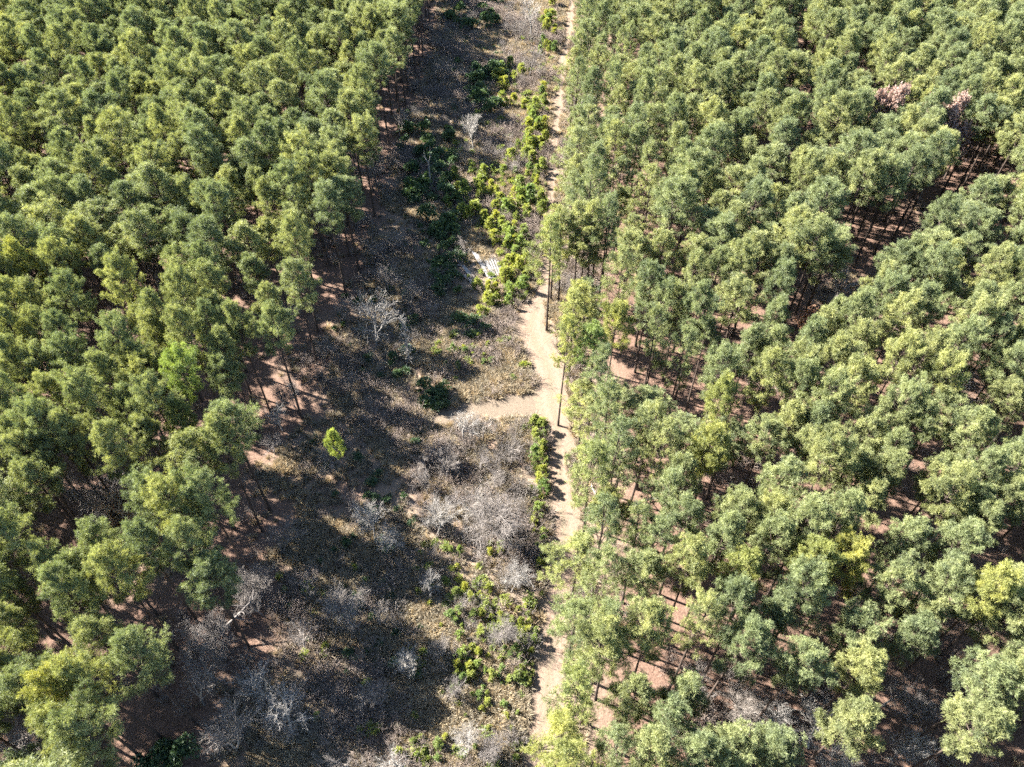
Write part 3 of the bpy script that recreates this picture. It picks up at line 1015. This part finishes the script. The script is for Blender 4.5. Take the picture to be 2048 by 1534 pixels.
# ------------------------------------------------------------------ bare trees (photo x, y of the middle, height in metres, kind)
bares = [(944, 262, 9, 'w'), (930, 305, 7, 'g'), (1067, 30, 13, 'w'), (1060, 118, 10, 'g'), (992, 310, 5, 'g'), (1026, 338, 5, 'g'), (797, 245, 7, 'g'), (718, 360, 8, 'g'), (738, 340, 9, 'g'),
         (804, 482, 6, 'g'), (750, 500, 7, 'g'), (930, 497, 5, 'g'), (886, 140, 7, 'g'), (742, 632, 12, 'w'), (923, 848, 7, 'w'), (964, 852, 6, 'g'), (875, 900, 6, 'g'), (834, 932, 3.5, 'g'),
         (889, 942, 5, 'g'), (855, 970, 5, 'g'), (872, 1010, 6, 'g'), (957, 1015, 7, 'w'), (985, 1030, 10, 'g'), (657, 905, 6, 'g'), (684, 614, 6, 'g'), (814, 590, 6, 'g'), (773, 553, 7, 'g'),
         (1026, 905, 4.5, 'g'), (742, 1048, 7, 'w'), (797, 1068, 6, 'w'), (869, 1042, 7, 'w'), (1022, 1158, 6, 'w'), (855, 1160, 5, 'w'), (688, 1220, 7, 'g'), (756, 1234, 5, 'g'), (923, 1207, 4, 'g'),
         (1009, 1268, 4.5, 'g'), (882, 1303, 4, 'g'), (828, 1334, 5, 'w'), (746, 1382, 5, 'g'), (934, 1496, 5, 'w'), (790, 1523, 5, 'w'), (691, 1523, 4, 'g'), (903, 1382, 4, 'g'), (985, 1490, 4, 'g'),
         (499, 1162, 7, 'g'), (513, 1206, 6, 'g'), (366, 1272, 8, 'g'), (431, 1268, 6, 'g'), (410, 1333, 7, 'g'), (530, 1384, 8, 'w'), (564, 1432, 9, 'w'), (444, 1469, 9, 'g'), (386, 1384, 7, 'g'),
         (20, 1492, 8, 'g'), (615, 1172, 6, 'g'), (547, 1076, 7, 'g'), (304, 545, 12, 'g'), (246, 656, 11, 'g'), (239, 992, 10, 'g'), (171, 1004, 9, 'g'), (560, 785, 6, 'g'), (554, 832, 6, 'w'), (588, 792, 6, 'g'),
         (540, 884, 5, 'g'), (34, 140, 14, 'g'), (253, 208, 14, 'g'), (243, 320, 14, 'g'), (160, 390, 13, 'g'), (290, 505, 13, 'g'), (1683, 573, 12, 'w'), (1929, 780, 12, 'w'),
         (1416, 1375, 7, 'g'), (1495, 1416, 6, 'g'), (1792, 1385, 7, 'g'), (1840, 1419, 6, 'g'), (1580, 1443, 7, 'w'), (1642, 1467, 8, 'w'), (1833, 1467, 7, 'w'), (1649, 1525, 7, 'w'),
         (640, 950, 4, 'g'), (900, 1010, 5, 'g'), (1000, 960, 4, 'g'), (960, 920, 4, 'g'), (600, 1280, 5, 'g'), (575, 640, 7, 'g'), (700, 760, 5, 'g'), (640, 700, 5, 'g'), (860, 620, 4, 'g')]
for i, (px, py, h, k) in enumerate(bares):
    h *= 0.93
    x, y = place(px, py, h * 0.55)
    src = (white if k == 'w' else bare)[int(rng.integers(0, 3 if k == 'w' else 6))]
    where = 'among the pines' if (px < 600 and py < 1100) or px > 1200 else 'in the clearing'
    lab = locate('%s %s' % ('tall' if h >= 7.7 else 'small' if h < 4.3 else 'leafless', 'bleached white bare tree' if k == 'w' else 'grey bare tree'), px, py, ' ' + where)
    named = {(304, 545): 'big grey bare tree among pines in the upper part of the left forest', (1683, 573): 'white bare tree with swept branches in a dark gap of the right forest',
             (1929, 780): 'white bare tree with upright branches among pines near the right edge', (564, 1432): 'big white bare tree in the shaded bottom left of the clearing',
             (1642, 1467): 'white bare tree below the pines at bottom right'}
    lab = named.get((px, py), lab)
    if (px, py) == (742, 632):
        lab = 'tall bleached white bare tree with feathery branches in the shaded clearing'
    plant('bare_tree', (('trunk', src[0]), ('crown', src[1])), x, y, h / 10.0, rng.uniform(0, 6.28), lab, 'tree', 'leafless trees', None, (rng.normal(0, 0.06), rng.normal(0, 0.06)))

x, y = place(818, 724)
plant('dead_conifer', (('trunk', dead_con[0]), ('crown', dead_con[1])), x, y, 0.95, 0.4, 'narrow whitish dead conifer with short side branches in the shaded clearing', 'tree', 'leafless trees')

# forked snag
sn = MB()
sn.tube([[0, 0, 0], [0.05, 0, 3], [0, 0.05, 6.2]], [0.2, 0.15, 0.12], 7)
arms = MB()
arms.tube([[0, 0.05, 6.0], [-0.5, 0, 7.4], [-0.75, 0, 9.2]], [0.1, 0.07, 0.03], 5)
arms.tube([[0, 0.05, 6.1], [0.45, 0.1, 7.3], [0.55, 0.1, 9.8]], [0.1, 0.07, 0.03], 5)
arms.tube([[0.45, 0.1, 7.3], [1.0, 0.1, 8.2]], [0.05, 0.02], 4)
arms.tube([[-0.5, 0, 7.4], [-1.2, 0.1, 8.0]], [0.05, 0.02], 4)
x, y = place(862, 381)
plant('dead_snag', (('trunk', sn.mesh('snag', [M_white])), ('limb', arms.mesh('snag_arms', [M_white]))), x, y, 0.95, 0.2, 'pale dead trunk with a forked top among dark shrubs', 'tree', 'leafless trees')

# fallen and leaning trunks
def log(pa, pb, za, zb, r, mat, label, branches=5, name='fallen_trunk'):
    a = np.array([*place(*pa, za), za])
    b = np.array([*place(*pb, zb), zb])
    e = bpy.data.objects.new(name, None)
    col.objects.link(e)
    e.location = a
    tag(e, label, 'log', 'fallen trunks')
    mb = MB()
    n = 7
    s = np.linspace(0, 1, n)[:, None]
    P = (b - a) * s + rng.normal(0, 0.07, (n, 3))
    mb.tube(P, r * (1 - 0.65 * s[:, 0]), 7)
    link_mesh('stem', mb.mesh('fallen_stem', [mat]), e)
    br = MB()
    L = np.linalg.norm(b - a)
    for k in range(branches):
        f = rng.uniform(0.4, 1)
        q = (b - a) * f
        d = unit(rng.normal(size=3) * [1, 1, 0.7] + unit(b - a) * 0.8 + [0, 0, 0.5])
        m = q + d * L * 0.12
        br.tube([q, m, m + unit(d + rng.normal(0, 0.4, 3)) * L * 0.10], [r * 0.35, r * 0.22, r * 0.08], 4)
        for _ in range(5):
            c = q + (m - q) * rng.uniform(0.2, 1)
            br.tube([c, c + rng.normal(0, 0.35, 3) + [0, 0, 0.15]], [0.022, 0.012], 3)
    link_mesh('branch', br.mesh('fallen_branches', [mat]), e)

log((407, 1300), (505, 1200), 0.2, 4.5, 0.17, M_grey, 'long leaning dead trunk among pine shadows at the clearing edge', 9, 'leaning_trunk')
log((1209, 1030), (1184, 976), 0.15, 0.6, 0.22, M_white, 'white fallen trunk lying under pines beside the track', 4)
log((1181, 1029), (1196, 1014), 0.12, 0.3, 0.12, M_white, 'short white fallen limb beside the white trunk near the track', 2)
log((1272, 1006), (1360, 985), 0.25, 0.5, 0.14, M_grey, 'grey fallen trunk with dead branches on the red pine floor', 9)
log((700, 1455), (727, 1417), 0.1, 0.6, 0.09, M_white, 'thin pale fallen stem in the shaded lower clearing', 3)
log((905, 300), (990, 268), 0.15, 0.4, 0.12, M_grey, 'grey fallen stem beside the white bare tree', 4)
log((838, 190), (852, 210), 0.1, 0.3, 0.1, M_grey, 'small grey fallen stem in the far shade', 3)
log((1250, 385), (1215, 415), 0.12, 0.3, 0.14, M_white, 'white fallen stem between slim pine trunks', 3)
log((1208, 1105), (1230, 1112), 0.12, 0.25, 0.1, M_white, 'short pale log at the foot of a small pine by the track', 2)

# ------------------------------------------------------------------ leaf-holding oaks
for px, py, h, k, lab in [(1765, 205, 20.5, 0, 'russet brown-leaved oak crown between green pines'), (1912, 240, 20.5, 1, 'larger faded pinkish-brown oak among pines near the right edge'),
                          (250, 1035, 10, 0, 'tan-leaved small oak below a grey bare tree in the left forest'), (1640, 640, 7, 1, 'low brown-leaved oak in the forest gap')]:
    x, y = place(px, py, h * 0.78)
    plant('dry_oak', (('trunk', russets[k][0]), ('crown', russets[k][1])), x, y, h / 12, rng.uniform(0, 6.28), lab, 'tree', 'oaks with dry leaves', min(h / 12, 1.0), (0, 0),
          (1.0, 1.1, 0.9) if px == 250 else None)

# ------------------------------------------------------------------ pale boards lying in the brush
Z = 240 / 1841.0
def bpt(q):
    return (860 + q[0] * Z, 440 + q[1] * Z)
tops = [(650, 480), (690, 500), (730, 530), (790, 610), (830, 600), (865, 610), (900, 590), (940, 590), (980, 580), (1020, 590), (1050, 620)]
ends = [(860, 830), (885, 870), (915, 890), (945, 895), (970, 885), (995, 880), (1015, 865), (1045, 850), (1065, 815), (1085, 770), (1092, 715)]
boards = [(bpt(a_), bpt(b_), 0.27) for a_, b_ in zip(tops, ends)]
boards += [(bpt(a_), bpt(b_), w_) for a_, b_, w_ in [((375, 560), (770, 1030), 0.26), ((405, 560), (700, 900), 0.22), ((500, 700), (690, 960), 0.45), ((520, 840), (650, 970), 0.5), ((425, 690), (520, 700), 0.4), ((560, 870), (690, 990), 0.4)]]
for i, (a_, b_, w_) in enumerate(boards):
    za, zb = 0.30 + 0.05 * (i % 3), 0.24 + 0.06 * ((i * 2) % 3)
    A_ = np.array([*place(*a_, za), za])
    B_ = np.array([*place(*b_, zb), zb])
    d = B_ - A_
    L = np.linalg.norm(d)
    me = bpy.data.meshes.new('weathered_board')
    hw, th = w_ / 2, 0.035
    v = [(xx, yy, zz + (0.02 * math.sin(xx * 1.3 + i))) for xx in np.linspace(0, L, 6) for yy, zz in ((-hw, 0), (hw, 0), (hw, th), (-hw, th))]
    f = [(0, 3, 2, 1), (20, 21, 22, 23)]
    for k in range(5):
        for j in range(4):
            q = (j + 1) % 4
            f.append((k * 4 + j, k * 4 + q, (k + 1) * 4 + q, (k + 1) * 4 + j))
    me.from_pydata(v, [], f)
    me.materials.append(M_board)
    o = link_mesh('weathered_board', me)
    o.location = A_
    o.rotation_euler = (rng.normal(0, 0.08), -math.asin(d[2] / L), math.atan2(d[1], d[0]))
    if i < 11:
        n_ = ['first', 'second', 'third', 'fourth', 'fifth', 'sixth', 'seventh', 'eighth', 'ninth', 'tenth', 'last'][i]
        lab = '%s pale board of the wide row, counted from the clearing side towards the track' % n_
    else:
        lab = ['longest pale board of the separate narrow row farther from the track', 'thin pale board lying along the longest one in the narrow row',
               'wide pale board in the middle of the narrow row', 'wide short pale board at the outer side of the narrow row',
               'very short pale board lying crosswise at the narrow row', 'wide pale board at the lower end of the narrow row'][i - 11]
    tag(o, lab, 'board', 'pale boards lying in the clearing')

print('time', round(time.time() - T0, 1))
# ------------------------------------------------------------------ young pines and evergreen shrubs in the clearing
zones = [  # polygon in photo pixels, number, smallest and largest height, kind
    ([(900, 370), (1000, 330), (1085, 240), (1090, 440), (1010, 470), (940, 450), (890, 420)], 75, 1.4, 3.4, 'y'),
    ([(1045, 180), (1095, 180), (1090, 330), (1050, 330)], 22, 1.5, 3.2, 'y'),
    ([(985, 110), (1050, 150), (1060, 240), (1000, 220)], 16, 1.5, 3.2, 'y'),
    ([(1090, 10), (1130, 10), (1105, 130), (1060, 110), (1080, 60)], 18, 1.5, 3.6, 'y'),
    ([(930, 450), (1050, 470), (1055, 580), (1010, 600), (1005, 520), (970, 480)], 38, 1.2, 2.8, 'y'),
    ([(960, 570), (1030, 560), (1020, 620), (960, 640), (930, 620)], 14, 1.0, 2.4, 'y'),
    ([(880, 670), (1000, 670), (1000, 740), (900, 750), (870, 720)], 18, 0.8, 1.9, 'y'),
    ([(1068, 835), (1092, 850), (1096, 990), (1076, 990), (1062, 880)], 26, 1.2, 2.6, 'y'),
    ([(1060, 1000), (1094, 1000), (1092, 1150), (1070, 1160)], 14, 1.0, 2.2, 'y'),
    ([(890, 1180), (1010, 1180), (1010, 1380), (920, 1400), (880, 1260)], 50, 0.9, 2.2, 'y'),
    ([(990, 1200), (1075, 1210), (1070, 1370), (1000, 1380)], 30, 0.8, 2.0, 'y'),
    ([(790, 1470), (900, 1465), (960, 1500), (880, 1530), (790, 1520)], 12, 0.8, 1.8, 'y'),
    ([(930, 1380), (1050, 1380), (1040, 1530), (900, 1470)], 14, 0.7, 1.6, 'y'),
    ([(970, 1080), (1010, 1080), (1010, 1120), (970, 1120)], 5, 1.2, 2.2, 'y'),
    ([(890, 1100), (930, 1100), (930, 1140), (890, 1140)], 4, 1.2, 2.0, 'y'),
    ([(560, 1100), (860, 1100), (860, 1500), (600, 1500)], 14, 0.7, 1.7, 'y'),
    ([(800, 260), (900, 280), (930, 370), (920, 480), (850, 480), (800, 380)], 46, 1.6, 3.2, 's'),
    ([(935, 140), (1010, 150), (1010, 225), (960, 235), (930, 200)], 22, 1.8, 3.4, 's'),
    ([(880, -10), (1010, -10), (1000, 60), (900, 70)], 18, 1.8, 3.6, 's'),
    ([(845, 765), (900, 770), (895, 820), (850, 815)], 9, 1.2, 2.4, 's'),
    ([(910, 640), (970, 640), (970, 680), (910, 680)], 10, 1.2, 2.2, 's'),
    ([(860, 490), (920, 490), (950, 600), (880, 600)], 14, 1.2, 2.4, 's'),
    ([(700, 540), (860, 560), (870, 760), (650, 760)], 12, 1.0, 2.2, 's'),
    ([(660, 880), (860, 880), (860, 1100), (640, 1090)], 12, 0.9, 1.8, 's'),
    ([(300, 1490), (380, 1490), (380, 1545), (290, 1545)], 5, 2.0, 3.2, 's'),
    ([(1430, 1480), (1570, 1480), (1570, 1540), (1430, 1540)], 7, 1.8, 3.2, 's'),
    ([(640, 1180), (850, 1150), (860, 1320), (700, 1350)], 16, 0.8, 1.7, 's'),
]
sg = Grid(1.0)
count = {'y': 0, 's': 0}
for poly, n, h0, h1, kind in zones:
    xs, ys = [p[0] for p in poly], [p[1] for p in poly]
    done = tries = 0
    n = max(2, round(n * (0.8 if kind == 'y' else 1)))
    while done < n and tries < n * 40:
        tries += 1
        px, py = rng.uniform(min(xs), max(xs)), rng.uniform(min(ys), max(ys))
        if not in_poly(px, py, poly):
            continue
        x, y = place(px, py)
        if sg.near(x, y, 0.75) or on_track(np.array([x]), np.array([y]))[0]:
            continue
        sg.add(x, y)
        done += 1
        count[kind] += 1
        up_there = sum(ys) / len(ys) < 620
        h = rng.uniform(h0, h1) * (1.12 if up_there else 0.92)
        qx, qy, _ = seen_at(x, y, h * 0.5)
        tone = 'bright yellow-green' if kind == 'y' else 'dark green'
        size = 'tiny' if h < 1.1 else 'tall' if h > 2.6 else 'bushy'
        lab = locate('%s %s %s' % (size, tone, 'pine sapling' if kind == 'y' else 'evergreen shrub'), qx, qy, '', True)
        if kind == 'y':
            src = young[int(rng.integers(0, 5))]
            w = rng.uniform(0.85, 1.25) if up_there else rng.uniform(0.75, 1.15)
            tn = [(1, 1, 1), (1.08, 1.04, 0.85), (0.75, 0.88, 0.95), (1.15, 1.05, 0.75)][int(rng.integers(0, 4))]
            plant('young_pine', (('stem', src[0]), ('crown', src[1])), x, y, h / 2.2, rng.uniform(0, 6.28), lab, 'sapling', 'young pines in the clearing', h / 2.2 * w, (0, 0), tn)
        else:
            src = bushes[int(rng.integers(0, 4))]
            plant('evergreen_shrub', (('stem', src[0]), ('crown', src[1])), x, y, h / 1.8, rng.uniform(0, 6.28), lab, 'shrub', 'dark shrubs in the clearing', h / 1.8 * rng.uniform(0.85, 1.15))
print('saplings', count)

print('time', round(time.time() - T0, 1))
# ------------------------------------------------------------------ ground cover
def sprinkle(n, dens):
    """Candidate points over the visible ground, kept by dens(x, y, straw)."""
    x = rng.uniform(-120, 120, n)
    y = rng.uniform(5, 245, n)
    px, py, dep = seen_at(x, y, 0.0)
    ok = (px > -150) & (px < 2200) & (py > -60) & (py < 1650) & (dep > 5)
    x, y, px, py = x[ok], y[ok], px[ok], py[ok]
    st = straw_near(x, y)
    keep = rng.uniform(0, 1, len(x)) < dens(x, y, st, px, py)
    x, y = x[keep], y[keep]
    jx = x + rng.normal(0, 0.3, len(x))
    keep = ~on_track(jx, y)
    return x[keep], y[keep]
patch = lambda x, y, s, o: 0.5 + 0.25 * np.sin(x * s + o) * np.cos(y * s * 0.9 + o * 2) + 0.25 * np.sin((x + y) * s * 0.55 + o * 3)

x, y = sprinkle(480000, lambda x, y, s, px, py: np.clip((1 - s) ** 1.5, 0.02, 1) * np.clip(patch(x, y, 0.42, 1.0) * 1.7 - 0.3, 0.12, 1) * np.where((px > 500) & (px < 1180), 1.0, 0.25))
n = len(x)
print('grass', n)
scatter('dry_grass', grass_src, np.stack([x, y, np.zeros(n)], 1), np.stack([np.zeros(n), np.zeros(n), rng.uniform(0, 6.28, n)], 1),
        np.repeat(rng.uniform(0.6, 1.35, n)[:, None], 3, 1), rng.integers(0, 4, n), 'dry tan grass tufts covering the open clearing', 'grass')
THICKETS = [([(880, 850), (1050, 840), (1075, 1000), (1040, 1090), (860, 1080), (840, 960)], 0.10), ([(330, 1180), (540, 1130), (620, 1300), (600, 1500), (400, 1540), (330, 1400)], 0.05),
            ([(960, 280), (1060, 290), (1050, 350), (950, 340)], 0.12), ([(1020, 0), (1090, 40), (1090, 160), (1040, 180), (1000, 100)], 0.10), ([(700, 320), (790, 300), (830, 520), (720, 540)], 0.06),
            ([(700, 560), (880, 540), (900, 700), (760, 760), (680, 700)], 0.035), ([(780, 1080), (1060, 1080), (1060, 1540), (620, 1540), (640, 1200)], 0.035), ([(820, 40), (960, 40), (940, 260), (800, 260)], 0.05),
            ([(1110, 560), (1200, 560), (1180, 680), (1110, 660)], 0.08), ([(1340, 1330), (1900, 1330), (2040, 1540), (1400, 1540)], 0.05), ([(130, 960), (260, 940), (270, 1040), (140, 1060)], 0.12)]
def thick(x, y, s, px, py):
    d = np.zeros(len(x))
    for poly, k in THICKETS:
        d = np.maximum(d, k * in_poly(px, py, poly))
    return d * np.clip(patch(x, y, 0.45, 2.2) * 1.6, 0.1, 1.5)
x, y = sprinkle(190000, thick)
n = len(x)
print('thicket', n)
scatter('bare_thicket', thicket_src, np.stack([x, y, np.zeros(n)], 1), np.stack([np.zeros(n), np.zeros(n), rng.uniform(0, 6.28, n)], 1),
        np.repeat(rng.uniform(0.5, 1.15, n)[:, None], 3, 1), rng.integers(0, 3, n), 'grey leafless thickets in the clearing', 'thicket')
def zone_mask(zs):
    def f(x, y, s, px, py):
        d = np.zeros(len(x))
        for poly, k in zs:
            d = np.maximum(d, k * in_poly(px, py, poly))
        return d * np.clip(patch(x, y, 0.6, 5.2) * 2.4 - 0.6, 0.05, 1.6)
    return f
for nm, mat, zs, lab in (
        ('green_undergrowth', M_young, [([(890, 240), (1095, 190), (1090, 460), (1050, 600), (960, 640), (900, 480)], 0.30), ([(1060, 20), (1130, 20), (1100, 200), (1020, 200)], 0.2), ([(870, 660), (1030, 660), (1060, 760), (870, 780)], 0.12),
                                        ([(870, 1080), (1092, 1040), (1070, 1540), (780, 1540), (860, 1250)], 0.26), ([(1040, 840), (1096, 840), (1098, 1050), (1040, 1050)], 0.3), ([(560, 1080), (860, 1080), (860, 1500), (560, 1500)], 0.04),
                                        ([(1110, 640), (1180, 640), (1200, 1500), (1120, 1500)], 0.06)], 'low yellow-green growth between the young pines of the clearing'),
        ('dark_undergrowth', M_shrub, [([(790, 220), (930, 240), (940, 560), (800, 600)], 0.20), ([(880, -20), (1020, -20), (1000, 240), (900, 240)], 0.16), ([(620, 860), (870, 860), (870, 1520), (560, 1520)], 0.07), ([(680, 560), (930, 560), (900, 800), (640, 800)], 0.07)],
         'low dark green growth in the shaded side of the clearing')):
    srcs = [bush_meshes(mat, n_, r_, h_, 0.2, 3)[1] for n_, r_, h_ in ((70, 0.55, 0.7), (90, 0.7, 0.9), (50, 0.45, 0.55))]
    x, y = sprinkle(70000, zone_mask(zs))
    n = len(x)
    print(nm, n)
    scatter(nm, srcs, np.stack([x, y, np.zeros(n)], 1), np.stack([np.zeros(n), np.zeros(n), rng.uniform(0, 6.28, n)], 1),
            np.repeat(rng.uniform(0.6, 1.4, n)[:, None], 3, 1), rng.integers(0, 3, n), lab, 'undergrowth')
x, y = sprinkle(260000, lambda x, y, s, px, py: np.clip(1.05 - s, np.where((px > 1100) & (px < 1500), 0.32, 0.14), 1) * np.clip(patch(x, y, 0.34, 4.0) * 1.9 - 0.95, 0.03, 1) * 0.8 * np.where((px > 480) & (px < 1180), 0.75, 0.35))
n = len(x)
print('brush', n)
scatter('dry_brush_undergrowth', brush_src, np.stack([x, y, np.zeros(n)], 1), np.stack([np.zeros(n), np.zeros(n), rng.uniform(0, 6.28, n)], 1),
        np.repeat(rng.uniform(0.5, 1.6, n)[:, None], 3, 1), rng.integers(0, 4, n), 'low grey-brown leafless brush on the clearing and forest floor', 'brush')
print('time', round(time.time() - T0, 1))
print('tris', sum(len(m.polygons) for m in bpy.data.meshes))
